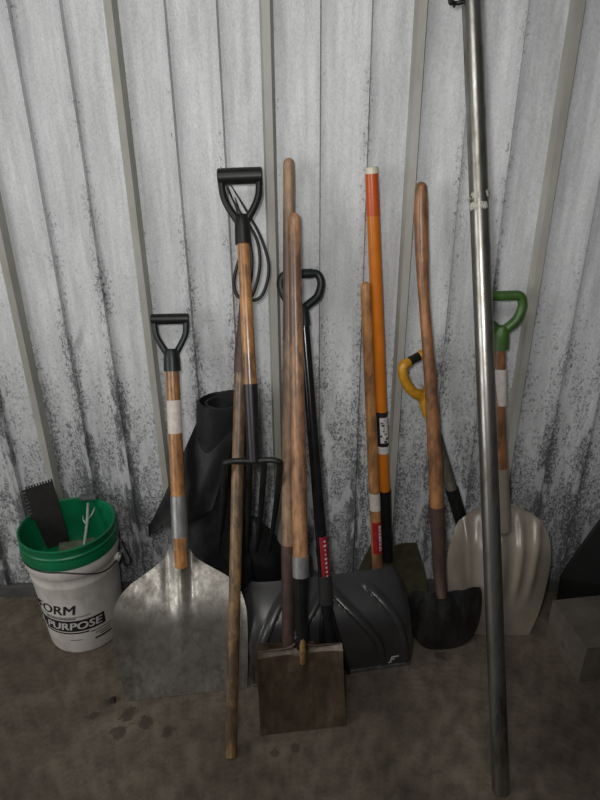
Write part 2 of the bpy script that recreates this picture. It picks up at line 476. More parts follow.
obj('baseboard_back', bm, M['base_trim'], smooth=False, kind='structure')
bm = new(); box(bm, Matrix.Translation((0, .2, -.05)), 6.4, 3.4, .1)
obj('floor', bm, M['floor'], smooth=False, kind='structure')

# ------------------------------------------------------------------ aluminium scoop
def build_alu_scoop():
    t = Tool('scoop_shovel', 'aluminium scoop shovel with short wooden shaft and black D handle beside the white bucket', 'shovel',
             F(128, 701) + V((0, 0, .002)), F(246, 688) + V((0, 0, .002)), P(170, 318, .055))
    tb = t.table([(700, 59), (650, 63), (612, 64.5), (600, 63), (588, 58), (579, 48), (573, 37), (567, 26), (558, 14), (545, 8.5)])
    Lb = tb[-1][0]
    def f(u, v):
        z = v * Lb; hw = interp(tb, z); x = u * hw
        e = abs(x) / .19
        y = -.040 * e ** 3 * smooth(-.1, .5, v) * (1 - .3 * v)                      # sides turn up towards the room
        y += -.050 * v + .070 * smooth(.50, 1.0, v)
        y -= .013 * gauss(x, .017) * smooth(.15, .8, v) - .010 * (gauss(x - .035, .012) + gauss(x + .035, .012)) * smooth(.45, .85, v)
        return t.loc(x, y, z)
    bm = new(); sheet(bm, f, 44, 60, .0028); t.part('blade', bm, M['alu'])
    r = t.pw(7.3, 450)
    t.rod('shaft', 545, 362, M['wood_orange'], r * 1.02, r * .93)
    sk = t.rod('socket', 548, 495, M['zinc'], r * 1.22, r * 1.1)
    # lower end of the wood showing in the open front of the socket
    a, b = t.row(566), t.row(536)
    bm = new(); tube(bm, [t.at(lerp(a, b, i / 4)) + t.N * .007 for i in range(5)], [r * .9, r * 1.0], 16)
    t.part('shaft', bm, M['wood_orange'], label='bare orange wood in the open socket')
    t.part('label', patch_on_rod(t, 433, 400, r * .96, -75, 75), M['white_label'], label='white paper label')
    d_handle(t, 319, 371, .103, .0145, .0085, r * 1.12, M['black_green'], M['black_plastic'])
build_alu_scoop()

# ------------------------------------------------------------------ pitchfork, tines up
def build_pitchfork():
    B = F(231, 757); T = P(242, 298, .125)
    d = V((.03, 0, 0))
    t = Tool('pitchfork', 'pitchfork standing on its long wooden pole with thin curved tines up against the wall', 'fork', B - d, B + d, T)
    r = t.pw(6.0, 560)
    a = t.row(757); b = t.row(372); k = 10
    bm = new(); tube(bm, [t.at(lerp(a, b, i / k)) for i in range(k + 1)], [r * .98, r * 1.0, r * 1.02, r * .95], 18); t.part('pole', bm, M['wood_dirty'])
    a = t.row(375); b = t.row(300)
    bm = new(); tube(bm, [t.at(lerp(a, b, i / 8)) for i in range(9)], [r * 1.06, r * 1.0, r * .75, r * .5, r * .38], 16); t.part('ferrule', bm, M['rust'])
    base = t.rw(301)
    w0 = WALL - base.y
    paths = [
        [(253, 303, .0), (262, 298), (268, 281), (268, 262), (260, 238), (248, 216), (239, 201), (231, 188)],
        [(250, 301, .0), (256, 288), (260, 268), (258, 246), (250, 229), (241, 216), (232, 201), (223, 181)],
        [(243, 302, .0), (236, 296), (234, 283), (238, 266), (243, 250), (243, 232), (238, 216), (228, 190)],
        [(246, 302, .0), (250, 288), (252, 270), (251.5, 254), (248, 238), (243, 224), (239, 212), (235, 200)],
    ]
    for p in paths:
        n = len(p); pts = [base]
        for i, q in enumerate(p):
            s = i / (n - 1); pts.append(P(q[0], q[1], w0 * (1 - s) * .93 + .042 * s + .012 * math.sin(math.pi * s)))
        bm = new(); tube(bm, spline(pts, 5), [.0048, .0046, .0044, .004, .003, .0012], 10); t.part('tine', bm, M['tine_steel'])
build_pitchfork()

# ------------------------------------------------------------------ short D-handled digging fork
def build_dfork():
    B = P(254, 461, .342); T = P(240, 176, .085)
    S = (P(284, 460, .337) - P(225, 463, .342)).normalized()
    t = Tool('digging_fork', 'digging fork with black D handle, honey wooden shaft and tines pointing down into black sheeting', 'fork', B - S * .03, B + S * .03, T)
    r = t.pw(6.6, 330)
    t.rod('shaft', 392, 236, M['wood_honey'], r * 1.06, r * .9)
    t.rod('ferrule', 461, 384, M['black_purple'], r * .92, r * 1.12)
    d_handle(t, 176, 244, .110, .0195, .0088, r * 1.2, M['black_plastic'], M['black_plastic'])
    xs = [(225, 463), (249.5, 461.5), (264, 461), (280, 462)]
    br = [P(x, y, .342) for x, y in xs]
    bm = new()
    tube(bm, spline([br[0] + V((0, .012, -.012)), br[0], P(236, 461, .347), B, P(270, 460, .344), br[3], br[3] + V((0, .01, -.012))], 5), [.005, .0075, .0078, .0085, .0078, .0075, .005], 12)
    t.part('crossbar', bm, M['fork_steel'])
    ends = [(218, 552), (247, 552), (256, 552), (269, 551)]
    for (p, (ex, ey)) in zip(br, ends):
        x0, y0 = proj(p)
        q = [p, P(lerp(x0, ex, .05), lerp(y0, ey, .12), .325), P(lerp(x0, ex, .28), lerp(y0, ey, .42), .285),
             P(lerp(x0, ex, .66), lerp(y0, ey, .75), .235), P(ex, ey, .225 if ex < 230 else .192)]
        bm = new(); tube(bm, spline(q, 6), [.0085, .0085, .0082, .0072, .003], 10, flat=.75); t.part('tine', bm, M['fork_steel'])
build_dfork()

# ------------------------------------------------------------------ long shovel, rusty socket (blade behind the square one)
def build_shovel_a():
    m = F(288, 718); S = V((1, .04, 0)).normalized()
    t = Tool('round_shovel', 'tallest bare wooden handled shovel with rusty socket behind the square shovel', 'shovel', m - S * .1, m + S * .1, P(289, 163, .035))
    tb = t.table([(717, 3), (712, 17), (704, 26), (690, 30.5), (668, 31.5), (655, 31), (646, 28)])
    Lb = tb[-1][0]
    def f(u, v):
        z = v * Lb; x = u * interp(tb, z)
        return t.loc(x, .012 + .02 * math.sin(math.pi * v) * (1 - (x / .12) ** 2) - .01 * gauss(x, .018) * smooth(.3, 1, v), z)
    bm = new(); sheet(bm, f, 26, 24, .003); t.part('blade', bm, M['rustblade'])
    r = t.pw(6.4, 400)
    a, b = t.row(558), t.row(166)
    bm = new(); tube(bm, [t.at(lerp(a, b, i / 14)) for i in range(15)], [r * 1.12, r * 1.08, r * 1.0, r * .9, r * .88, r * .86], 18, False, True); t.part('shaft', bm, M['wood_grey'])
    a, b = t.row(655), t.row(546)
    bm = new(); tube(bm, [t.at(lerp(a, b, i / 8)) for i in range(9)], [r * 1.0, r * 1.02, r * 1.1, r * 1.2], 16); t.part('socket', bm, M['rust'])
build_shovel_a()

# ------------------------------------------------------------------ square point shovel
def build_shovel_b():
    t = Tool('square_shovel', 'long handled square shovel with flat rust-brown blade standing furthest forward', 'shovel',
             F(260.5, 736) + V((0, 0, .003)), F(346.5, 726) + V((0, 0, .003)), P(294, 216, .112))
    z1 = t.zrow(648); hw = t.pw(43.5, 700)
    def f(u, v):
        z = v * z1; x = u * hw * (1 - .02 * v)
        y = -.010 * abs(u) ** 4 * smooth(0, .3, v) - .012 * gauss(x, .016) * smooth(.35, 1, v) + .012 * math.sin(math.pi * v)
        y += .012 * smooth(.93, 1, v)
        if v > .97: z -= .004 * abs(u) ** 2 * 0
        return t.loc(x, y, z)
    bm = new(); sheet(bm, f, 36, 30, .003); bl = t.part('blade', bm, M['rustblade'])
    # rolled foot treads on both sides of the socket
    for q in (-1, 1):
        bm = new(); tube(bm, spline([t.loc(q * hw * .97, .004, z1), t.loc(q * hw * .6, .0, z1 + .002), t.loc(q * .03, -.006, z1 + .008), t.loc(q * .012, -.01, z1 + .02)], 5), [.0022, .0028, .004, .004], 10)
        t.part('tread', bm, M['rust'])
    r = t.pw(7.2, 400)
    a, b = t.row(560), t.row(219)
    bm = new(); tube(bm, [t.at(lerp(a, b, i / 14)) for i in range(15)], [r * 1.12, r * 1.1, r * 1.02, r * .95, r * .9, r * .86], 18, False, True); t.part('shaft', bm, M['wood_pink'])
    a, b = t.row(576), t.row(555)
    bm = new(); tube(bm, [t.at(lerp(a, b, i / 2)) for i in range(3)], [r * 1.2, r * 1.2], 18); t.part('ferrule', bm, M['zinc'])
    a, b = t.row(648), t.row(575)
    bm = new(); tube(bm, [t.at(lerp(a, b, i / 8)) + t.N * .002 for i in range(9)], [r * .85, r * .9, r * 1.0, r * 1.08], 16); t.part('socket', bm, M['black_gloss'])
    bm = new(); tube(bm, [t.rw(662) + t.N * .006, t.rw(650) + t.N * .012, t.rw(640) + t.N * .012, t.rw(626) + t.N * .008], [.008, .010, .009, .0025], 14)
    t.part('frog', bm, M['brass'], label='ochre rusted frog at the socket foot')
build_shovel_b()

# ------------------------------------------------------------------ snow pusher
def build_pusher():
    BL = F(254, 690) + V((0, 0, .004)); BR = F(411, 667) + V((0, 0, .004))
    t = Tool('snow_shovel', 'wide charcoal plastic snow shovel with black shaft and dark green-black D handle', 'shovel', BL, BR, P(300, 273, .06))
    # the blade has its own tilt
    S = t.S; A = (V((0, .17, .95)) - S * V((0, .17, .95)).dot(S)).normalized(); N = S.cross(A)
    W = (BR - BL).length / 2; H = .30; O = (BL + BR) / 2
    RL = ([(0, .66), (.12, .62), (.4, .55), (.65, .36), (.92, .04)], [(0, .93), (.15, .91), (.55, .83), (.78, .67), (.97, .43)])
    def ridge(u, v):
        k = 0
        for tb in RL:
            for g in (-1, 1):
                d = abs(u * g - interp(tb, v)) / (1 + .6 * abs(interp(tb, min(1, v + .02)) - interp(tb, v)) / .02 * .3)
                k = max(k, 1 - smooth(.022, .055, d))
        return k * smooth(.06, .12, v) * (1 - smooth(.86, .93, v))
    def pt(u, v, off=0):
        z = v * H
        wid = 1 + .01 * v - .04 * smooth(.9, 1, v) ** 2
        x = u * W * wid - .010 * v
        y = .012 - .035 * math.sin(math.pi * min(1, v * .9)) + .085 * smooth(.55, 1.15, v) ** 1.3 + .03 * abs(u) ** 8 * smooth(.25, .7, v)
        drop = .030 * smooth(.88, 1, abs(u)) ** 2 * smooth(.6, 1, v)
        y -= .014 * ridge(u, v) + off
        return O + S * x - N * y + A * (z - drop)
    bm = new(); sheet(bm, lambda u, v: pt(u, v), 150, 70, .004); t.part('blade', bm, M['pusher'])
    bm = new(); sheet(bm, lambda u, v: pt(u, v * .035 + .001, .003) , 60, 3, .0045); t.part('wear_strip', bm, M['steel_strip'], label='worn pale metal edge strip')
    # small white mark low on the right
    def mk(bm, uv, n=4):
        (u0_, v0_), (u1_, v1_), (u2_, v2_), (u3_, v3_) = uv
        def f(u, v):
            s = (u + 1) / 2
            a = lerp(lerp(u0_, u1_, s), lerp(u3_, u2_, s), v); b = lerp(lerp(v0_, v1_, s), lerp(v3_, v2_, s), v)
            return pt(a, b, .0035)
        sheet(bm, f, n, n, .0012)
    bm = new()
    mk(bm, [(.72, .085), (.74, .085), (.755, .155), (.735, .155)])
    mk(bm, [(.735, .145), (.83, .152), (.835, .165), (.74, .16)])
    mk(bm, [(.735, .112), (.78, .118), (.785, .13), (.74, .126)])
    mk(bm, [(.70, .072), (.745, .072), (.745, .084), (.71, .084)])
    t.part('logo', bm, M['print_white'], label='small white mark')
    # shaft runs down over the face of the blade
    E = P(330, 648, WALL - (pt(.02, .17)).y + .03)
    top = t.T
    def at(s): return E + (top - E) * s
    def srow(py):
        a, b = -.1, 1.2
        for _ in range(50):
            m = (a + b) / 2
            if proj(at(m))[1] > py: a = m
            else: b = m
        return a
    r = 5.9 * depth(at(srow(420))) / FOC
    bm = new(); a, b = srow(585), srow(308); tube(bm, [at(lerp(a, b, i / 6)) for i in range(7)], [r * 1.0, r * .92], 18); t.part('shaft', bm, M['black_gloss'])
    lb = new(); a, b = srow(577), srow(534)
    def f(u, v):
        an = math.radians(lerp(-20, 80, (u + 1) / 2)); c = at(lerp(a, b, v)); return c + (V((0, -1, 0)) * math.cos(an) + V((1, 0, 0)) * math.sin(an)) * (r * .99 + .0006)
    sheet(lb, f, 10, 6, .0007); la = t.part('label', lb, M['red_label'], label='dark red label')
    bm = new(); rr = random.Random(3)
    for i in range(9):
        a2 = lerp(a, b, .08 + .1 * i)
        def g(u, v, a2=a2, w=rr.uniform(10, 30)):
            an = math.radians(30 + u * w / 2); c = at(a2 + (b - a) * .045 * v); return c + (V((0, -1, 0)) * math.cos(an) + V((1, 0, 0)) * math.sin(an)) * (r * .99 + .0014)
        sheet(bm, g, 3, 2, .0004)
    obj('print', bm, M['print_white'], la)
    bm = new(); a, b = srow(603), srow(575); tube(bm, [at(a), at(b)], [r * 1.25, r * 1.12], 18); t.part('collar', bm, M['pusher'])
    bm = new(); a, b = srow(652), srow(600); tube(bm, [at(lerp(a, b, i / 4)) for i in range(5)], [r * .8, r * 1.0, r * 1.08], 18); t.part('socket', bm, M['black_plastic'])
    for q in (-1, 1):
        bm = new(); tube(bm, spline([at(srow(612)) + S * q * r * .8, at(srow(632)) + S * q * .02, pt(.02 + q * .15, .10, .006), pt(.02 + q * .17, .02, .006)], 5), [.006, .008, .008, .006], 10); t.part('brace', bm, M['black_plastic'])
    # D handle on the same axis
    old = (t.B, t.T); t.B = E; t.T = top
    d_handle(t, 274, 326, .112, .0125, .0108, r * 1.05, M['black_green'], M['black_green'], round_top=True)
    t.B, t.T = old
build_pusher()

# ------------------------------------------------------------------ orange fibreglass shovel with olive blade
def build_orange():
    m = F(389, 606); S = V((1, .02, 0)).normalized()
    t = Tool('orange_shovel', 'tall shovel with orange fibreglass shaft and olive blade close to the wall', 'shovel', m - S * .1, m + S * .1, P(371.5, 172, .037))
    tb = t.table([(605, 34), (600, 37), (585, 36), (565, 30), (552, 25), (546, 23)])
    Lb = tb[-1][0]
    def f(u, v):
        z = v * Lb; x = u * interp(tb, z)
        return t.loc(x + .006, .012 + .015 * math.sin(math.pi * v) - .012 * gauss(x, .018) * smooth(.3, 1, v), z)
    bm = new(); sheet(bm, f, 26, 24, .003); t.part('blade', bm, M['olive'])
    r = t.pw(6.4, 330)
    t.rod('shaft', 493, 215, M['orange'], r * 1.02, r * .97)
    a, b = t.row(216), t.row(173)
    bm = new(); tube(bm, [t.at(a), t.at(b)], [r * 1.0, r * .95], 18); t.part('sleeve', bm, M['orange_red'], label='orange-red upper sleeve')
    a, b = t.row(174), t.row(167.5)
    bm = new(); tube(bm, [t.at(a), t.at(b)], [r * .97, r * .9], 18, False, False); t.part('end_cap', bm, M['cap_white'], label='off-white end cap')
    t.rod('socket', 560, 490, M['black_plastic'], r * 1.05, r * 1.15)
    a = t.part('label', patch_on_rod(t, 452, 411, r * 1.01, -85, 85), M['print_black'], label='black and white label')
    bm = patch_on_rod(t, 441, 416, r * 1.01, -25, 60, off=.0008); rr = random.Random(5)
    bm2 = patch_on_rod(t, 452, 445, r * 1.01, -70, 80, off=.0008)
    obj('print', bm, M['print_white'], a); obj('print', bm2, M['print_white'], a)
    for k in range(9):
        y0 = 440.5 - k * 2.7; w0 = rr.uniform(-24, 30); w1 = w0 + rr.uniform(8, 26)
        bm = patch_on_rod(t, y0, y0 - rr.uniform(.8, 2.2), r * 1.01, w0, w1, off=.0017); obj('print', bm, M['print_black'], a)
build_orange()

# ------------------------------------------------------------------ bare wooden handle with red label
def build_red_label():
    m = F(379.5, 613); S = V((1, 0, 0))
    t = Tool('wooden_handle', 'wooden tool handle with a red and a white label left of the orange shaft', 'handle', m - S * .02, m + S * .02, P(365.5, 286, .06))
    # keep a hand's breadth in front of the olive blade
    r = t.pw(5.4, 420)
    a, b = t.row(607), t.row(287)
    bm = new(); tube(bm, [t.at(lerp(a, b, i / 10)) for i in range(11)], [r * 1.12, r * 1.12, r * 1.02, r * .9], 18, True, True); t.part('shaft', bm, M['wood_orange'])
    t.part('label', patch_on_rod(t, 509, 492, r * 1.09, -70, 65), M['white_label'], label='white paper label')
    la = t.part('label', patch_on_rod(t, 551, 520, r * 1.12, -45, 80), M['red_label'], label='red paper label')
    rr = random.Random(9)
    bm = patch_on_rod(t, 548, 523, r * 1.12, 22, 48, off=.0008); obj('print', bm, M['print_white'], la)
    for k in range(7):
        bm = patch_on_rod(t, 547 - k * 3.4, 545.8 - k * 3.4, r * 1.12, 24 + rr.uniform(-2, 8), 40 + rr.uniform(-6, 6), off=.0016); obj('print', bm, M['red_label'], la)
build_red_label()

# ------------------------------------------------------------------ round point shovel with black bowl
def build_round():
    m = F(444, 652) + V((0, 0, .003)); S = (F(480, 645) - F(410, 650)).normalized(); S.z = 0; S.normalize()
    t = Tool('round_point_shovel', 'round-point shovel with brown wooden handle and glossy black bowl-shaped blade', 'shovel', m - S * .1, m + S * .1, P(420, 183, .05))
    tb = t.table([(651.5, 3), (649.5, 13), (645, 22), (637, 30), (625, 36), (610, 38.5), (598, 38), (591, 36)])
    Lb = tb[-1][0]
    def f(u, v):
        z = v * Lb; x = u * interp(tb, z)
        cup = (1 - (x / .125) ** 2)
        y = .022 - .050 * cup * (math.sin(math.pi * (.06 + .80 * v)) ** .8) * .9
        y -= .012 * gauss(x, .022) * smooth(.35, 1, v) + .006 * (gauss(x - .05, .016) + gauss(x + .05, .016)) * smooth(.4, .95, v)
        zz = z + .004 * gauss(u, .3) * smooth(.85, 1, v) - .006 * smooth(.8, 1, abs(u)) * smooth(.8, 1, v)
        return t.loc(x, y, zz)
    bm = new(); sheet(bm, f, 44, 40, .003); t.part('blade', bm, M['dusty_black'])
    cl = [(421, 188), (421, 215), (422, 255), (424, 300), (428, 350), (431.5, 400), (434.5, 450), (437, 512)]
    w = lambda py: WALL - t.rw(py).y
    r = t.pw(7.2, 350)
    pts = [P(x, y, w(y)) for x, y in cl]
    bm = new(); tube(bm, spline(pts, 4), [r * .78, r * .92, r * .9, r * .74, r * .80, r * .93, r * 1.03, r * 1.06], 18, True, False); t.part('shaft', bm, M['wood_brown'])
    p2 = [P(436.8, 506, w(506)), P(438.5, 540, w(540)), P(440, 575, w(575)), P(442, 598, w(598) + .02)]
    bm = new(); tube(bm, spline(p2, 5), [r * 1.2, r * 1.1, r * 1.0, r * .8], 18); t.part('socket', bm, M['rust'])
build_round()

# ------------------------------------------------------------------ yellow D-handled tool
def build_yellow():
    m = F(486, 606); S = V((.62, .78, 0)).normalized()
    S = V((.8, -.6, 0)).normalized()
    t = Tool('yellow_handled_spade', 'slanting spade with yellow D handle half hidden behind the round-point shovel', 'spade', m - S * .04, m + S * .04, P(413, 356, .085))
    r = t.pw(5.6, 450)
    t.rod('shaft', 494, 408, M['wood_ash'], r * 1.08, r * .95)
    t.rod('socket', 560, 488, M['black_plastic'], r * 1.15, r * 1.25)
    z1 = t.zrow(556)
    def f(u, v):
        return t.loc(u * .05, .004 - .004 * gauss(u, .3) * v, .003 + v * z1)
    bm = new(); sheet(bm, f, 10, 10, .003); t.part('blade', bm, M['black_gloss'])
    d_handle(t, 359, 414, .096, .0122, .0138, r * 1.25, M['yellow'], M['black_plastic'], S=V((.80, .42, .20)), round_top=True)
build_yellow()

# ------------------------------------------------------------------ beige plastic scoop with green D handle
def build_beige():
    t = Tool('plastic_scoop_shovel', 'beige plastic scoop shovel with green D handle and white-labelled wooden shaft behind the pipe', 'shovel',
             F(455, 636.5) + V((0, 0, .003)), F(531, 639.5) + V((0, 0, .003)), P(489, 298, .055))
    tb = t.table([(637, 37), (615, 44), (595, 48), (570, 51), (555, 50.5), (540, 47.5), (528, 42), (521, 33), (516, 22), (512, 11)])
    Lb = tb[-1][0]
    def f(u, v):
        z = v * Lb; hw = interp(tb, z); x = u * hw; e = x / .165
        y = .03 - .05 * (1 - e * e) * math.sin(math.pi * (.12 + .80 * v)) + .05 * smooth(.7, 1, v) * (1 - .3 * abs(u))
        for c, s in ((0, .018), (.055, .011), (-.055, .011), (.105, .012), (-.105, .012)):
            y -= .009 * gauss(x - c * (.75 + .35 * v), s) * smooth(.25, .55, v) * (1 - smooth(.86, .97, v))
        return t.loc(x, y, z)
    bm = new(); sheet(bm, f, 60, 60, .004); t.part('blade', bm, M['beige'])
    r = t.pw(6.3, 430)
    bm = new(); ps = [P(x, y, WALL - t.rw(y).y) for x, y in ((499.5, 340), (499, 380), (500, 430), (501.5, 475), (503, 516))]
    def rodp(rows, rad, name, mat, label=None):
        bm = new(); tube(bm, spline([P(500 + (y - 430) * .03 if y > 400 else 499.4, y, WALL - t.rw(y).y) for y in rows], 3), rad, 18); return t.part(name, bm, mat, None, label)
    rodp((474, 440, 400, 340), [r * 1.02, r * .93], 'shaft', M['wood_brown'])
    rodp((530, 500, 468), [r * 1.3, r * 1.22, r * 1.12], 'socket', M['beige'])
    # label paper
    old = (t.B, t.T); t.B = P(501, 460, WALL - t.rw(460).y); t.T = P(499.4, 345, WALL - t.rw(345).y)
    t.part('label', patch_on_rod(t, 405, 369, r * .99, -75, 75), M['white_label'], label='white paper label')
    t.B, t.T = old
    t2B = P(500, 350, WALL - t.rw(350).y); old = (t.B, t.T); t.B = t2B; t.T = P(504, 294, .065)
    d_handle(t, 296, 349, .104, .0130, .0128, r * 1.2, M['green_plastic'], M['green_plastic'], round_top=True)
    t.B, t.T = old
build_beige()

# ------------------------------------------------------------------ steel pipe
def build_pipe():
    B = F(500.5, 792); Tm = P(471.5, 6, .14)
    d = (Tm - B); k = (B.y * 0 + (WALL - .052 - B.y)) / d.y; T = B + d * k
    t = Tool('steel_pipe', 'long bare galvanised steel pipe leaning in front, rising out of the top of view', 'pipe', B - V((.02, 0, 0)), B + V((.02, 0, 0)), T)
    r = t.pw(9.2, 400)
    n = 20
    o = V((0, 0, .006))
    for (nm, a, b, ra, m) in (('tube', 0, 1, r, 'pipe'),):
        bm = new(); tube(bm, [t.at(lerp(a, b, i / n)) + o for i in range(n + 1)], ra, 28); t.part(nm, bm, M[m])
    rr = random.Random(4); bm = new(); a, b = t.row(217), t.row(196)
    for k in range(7):
        s = rr.uniform(0, .8); an = rr.uniform(-90, 60); wd = rr.uniform(25, 80)
        def f(u, v, s=s, an=an, wd=wd, q=k):
            th = math.radians(an + wd * (u + 1) / 2 + 14 * noise.noise(V((u * 2, v * 2, q)))); c = t.at(lerp(a, b, s + .3 * v + .08 * noise.noise(V((u * 3, q, v * 3))))) + o
            return c + (t.N * math.cos(th) + t.S * math.sin(th)) * (r + .0012 + .0012 * noise.noise(V((u * 3, v * 3, q + 5))))
        sheet(bm, f, 8, 4, .0007)
    for k in range(5):
        th = math.radians((-95, -80, 95, 85, 10)[k]); c = t.at(lerp(a, b, rr.uniform(.1, .9))) + o; n_ = t.N * math.cos(th) + t.S * math.sin(th)
        tube(bm, [c + n_ * r * .95, c + n_ * (r + .005) + V((0, 0, .004)), c + n_ * (r + .008) + V((0, 0, -.003))], [.0022, .0016, .0008], 6)
    t.part('tape', bm, M['tape'], label='torn remains of pale tape')
    bm = new(); c = t.rw(-1) + o
    ring = [c + (t.N * math.cos(x) + t.S * math.sin(x)) * (r + .002) for x in (math.radians(q) for q in range(-170, 171, 20))]
    tube(bm, ring, .0035, 8)
    tube(bm, spline([c + t.S * -r, P(462, 2, .15), P(456, 4, .15), P(451, 3, .152), P(449, 1, .153)], 5), [.005, .006, .004, .006, .003], 8, True, True)
    tube(bm, spline([P(456, 3, .15), P(454, 7, .15)], 3), .003, 8, True, True)
    t.part('wire_tie', bm, M['black_plastic'], label='black twisted tie')
build_pipe()

# ------------------------------------------------------------------ rolled black sheeting
def build_tarp():
    base = P(222, 560, .19); base.z = 0
    t = thing('plastic_sheeting', 'black plastic sheeting rolled and draped against the wall behind the scoop shovel', 'sheeting', Matrix.Translation(base))
    top = P(223, 400, .12)
    cb = V((P(212, 540, .15).x, WALL - .135, 0))
    def prof(z):
        return interp([(0, .165), (.12, .162), (.28, .130), (.42, .098), (.55, .083), (.72, .075), (.80, .074)], z)
    nz, na = 40, 60
    bm = new(); rings = []
    for j in range(nz + 1):
        z = .004 + (top.z - .004) * j / nz
        s = z / top.z
        c = V((lerp(cb.x, top.x, s), lerp(cb.y, top.y, s), z)); ring = []
        for i in range(na):
            a = 2 * math.pi * i / na
            r = prof(z) * (1 + .10 * noise.noise(V((math.cos(a) * 1.6, math.sin(a) * 1.6, z * 1.2))) * (1.3 - s) + .05 * math.sin(a * 7 + 3 * z) * (1 - s))
            if math.cos(a) > 0: r *= 1 - .30 * math.cos(a) * smooth(.26, .42, z) * (1 - smooth(.6, .78, z))
            ring.append(bm.verts.new(c + V((math.cos(a) * r, math.sin(a) * r * lerp(.62, .9, s), .006 * math.sin(2 * a) * s))))
        rings.append(ring)
    for j in range(nz):
        for i in range(na):
            bm.faces.new((rings[j][i], rings[j][(i + 1) % na], rings[j + 1][(i + 1) % na], rings[j + 1][i]))
    bm.faces.new(rings[0][::-1])
    # open end: a lip and a sunken core
    prev = rings[-1]
    for (k, dz) in ((.88, .001), (.80, -.03), (.72, -.03), (.70, -.006), (.60, -.006), (.5, -.05)):
        ring = [bm.verts.new(top + V(((v.co - top).x, (v.co - top).y, 0)) * k + V((0, 0, dz))) for v in rings[-1]]
        for i in range(na): bm.faces.new((prev[i], prev[(i + 1) % na], ring[(i + 1) % na], ring[i]))
        prev = ring
    bm.faces.new(prev)
    obj('roll', bm, M['tarp'], t)
    # flap hanging off the left of the roll
    def edge(v):   # outer left edge from the roll's top down to the loose corner
        return [P(204, 409, .15), P(189, 440, .18), P(173, 477, .205), P(158, 510, .225), P(149, 528, .235)][0] if v >= 1 else None
    Lp = spline([P(204, 406, .12), P(190, 438, .135), P(174, 474, .15), P(160, 504, .16), P(148, 528, .165)], 6)
    Rp = spline([P(238, 412, .165), P(234, 432, .178), P(228, 458, .19), P(220, 486, .205), P(212, 511, .215)], 6)
    n = len(Lp) - 1
    def f(u, v):
        k = v * n; i = min(int(k), n - 1); q = k - i
        a = Lp[i].lerp(Lp[i + 1], q); b = Rp[i].lerp(Rp[i + 1], q); s = (u + 1) / 2
        p = a.lerp(b, s)
        return p + V((0, -.022 * math.sin(math.pi * s) * (1 - .55 * v) - .008 * math.sin(s * 9 + v * 3) * v, -.012 * math.sin(s * math.pi) * v))
    bm = new(); sheet(bm, f, 30, 30, .0025); obj('flap', bm, M['tarp'], t)
    # drooping tip of the loose corner
    q = [P(158, 523, .215), P(150, 528, .21), P(148.5, 537, .208), P(152, 535, .205)]
    def g(u, v):
        s = (u + 1) / 2
        a = P(148.5, 524, .165).lerp(P(148.5, 537, .163), s); b = P(166, 524, .175).lerp(P(157, 531, .17), s)
        return a.lerp(b, v) + V((0, .004 * math.sin(v * 5), 0))
    bm = new(); sheet(bm, g, 6, 8, .0025); obj('flap', bm, M['tarp'], t)
    # bunched fold at the right foot
    c = P(262, 568, .11); bm = new()
    r = bmesh.ops.create_icosphere(bm, subdivisions=4, radius=1.0)
    tl = P(255, 523, .23); tr = P(285, 549, .22)
    for v in r['verts']:
        d = v.co.normalized(); a = noise.noise(d * 2.2) * .18 + noise.noise(d * 5) * .06
        x = d.x * (.085 + .03 * a); y = d.y * (.085 + .02 * a); z = d.z
        zz = (z * .5 + .5) ** .75
        h = .40 - max(0, x + .03) * .9
        v.co = V((c.x + x * (1.15 - .25 * zz), WALL - .108 + y * (1.0 - .3 * zz), .004 + zz * h * (1 + a * .25)))
    obj('fold', bm, M['tarp'], t)
build_tarp()

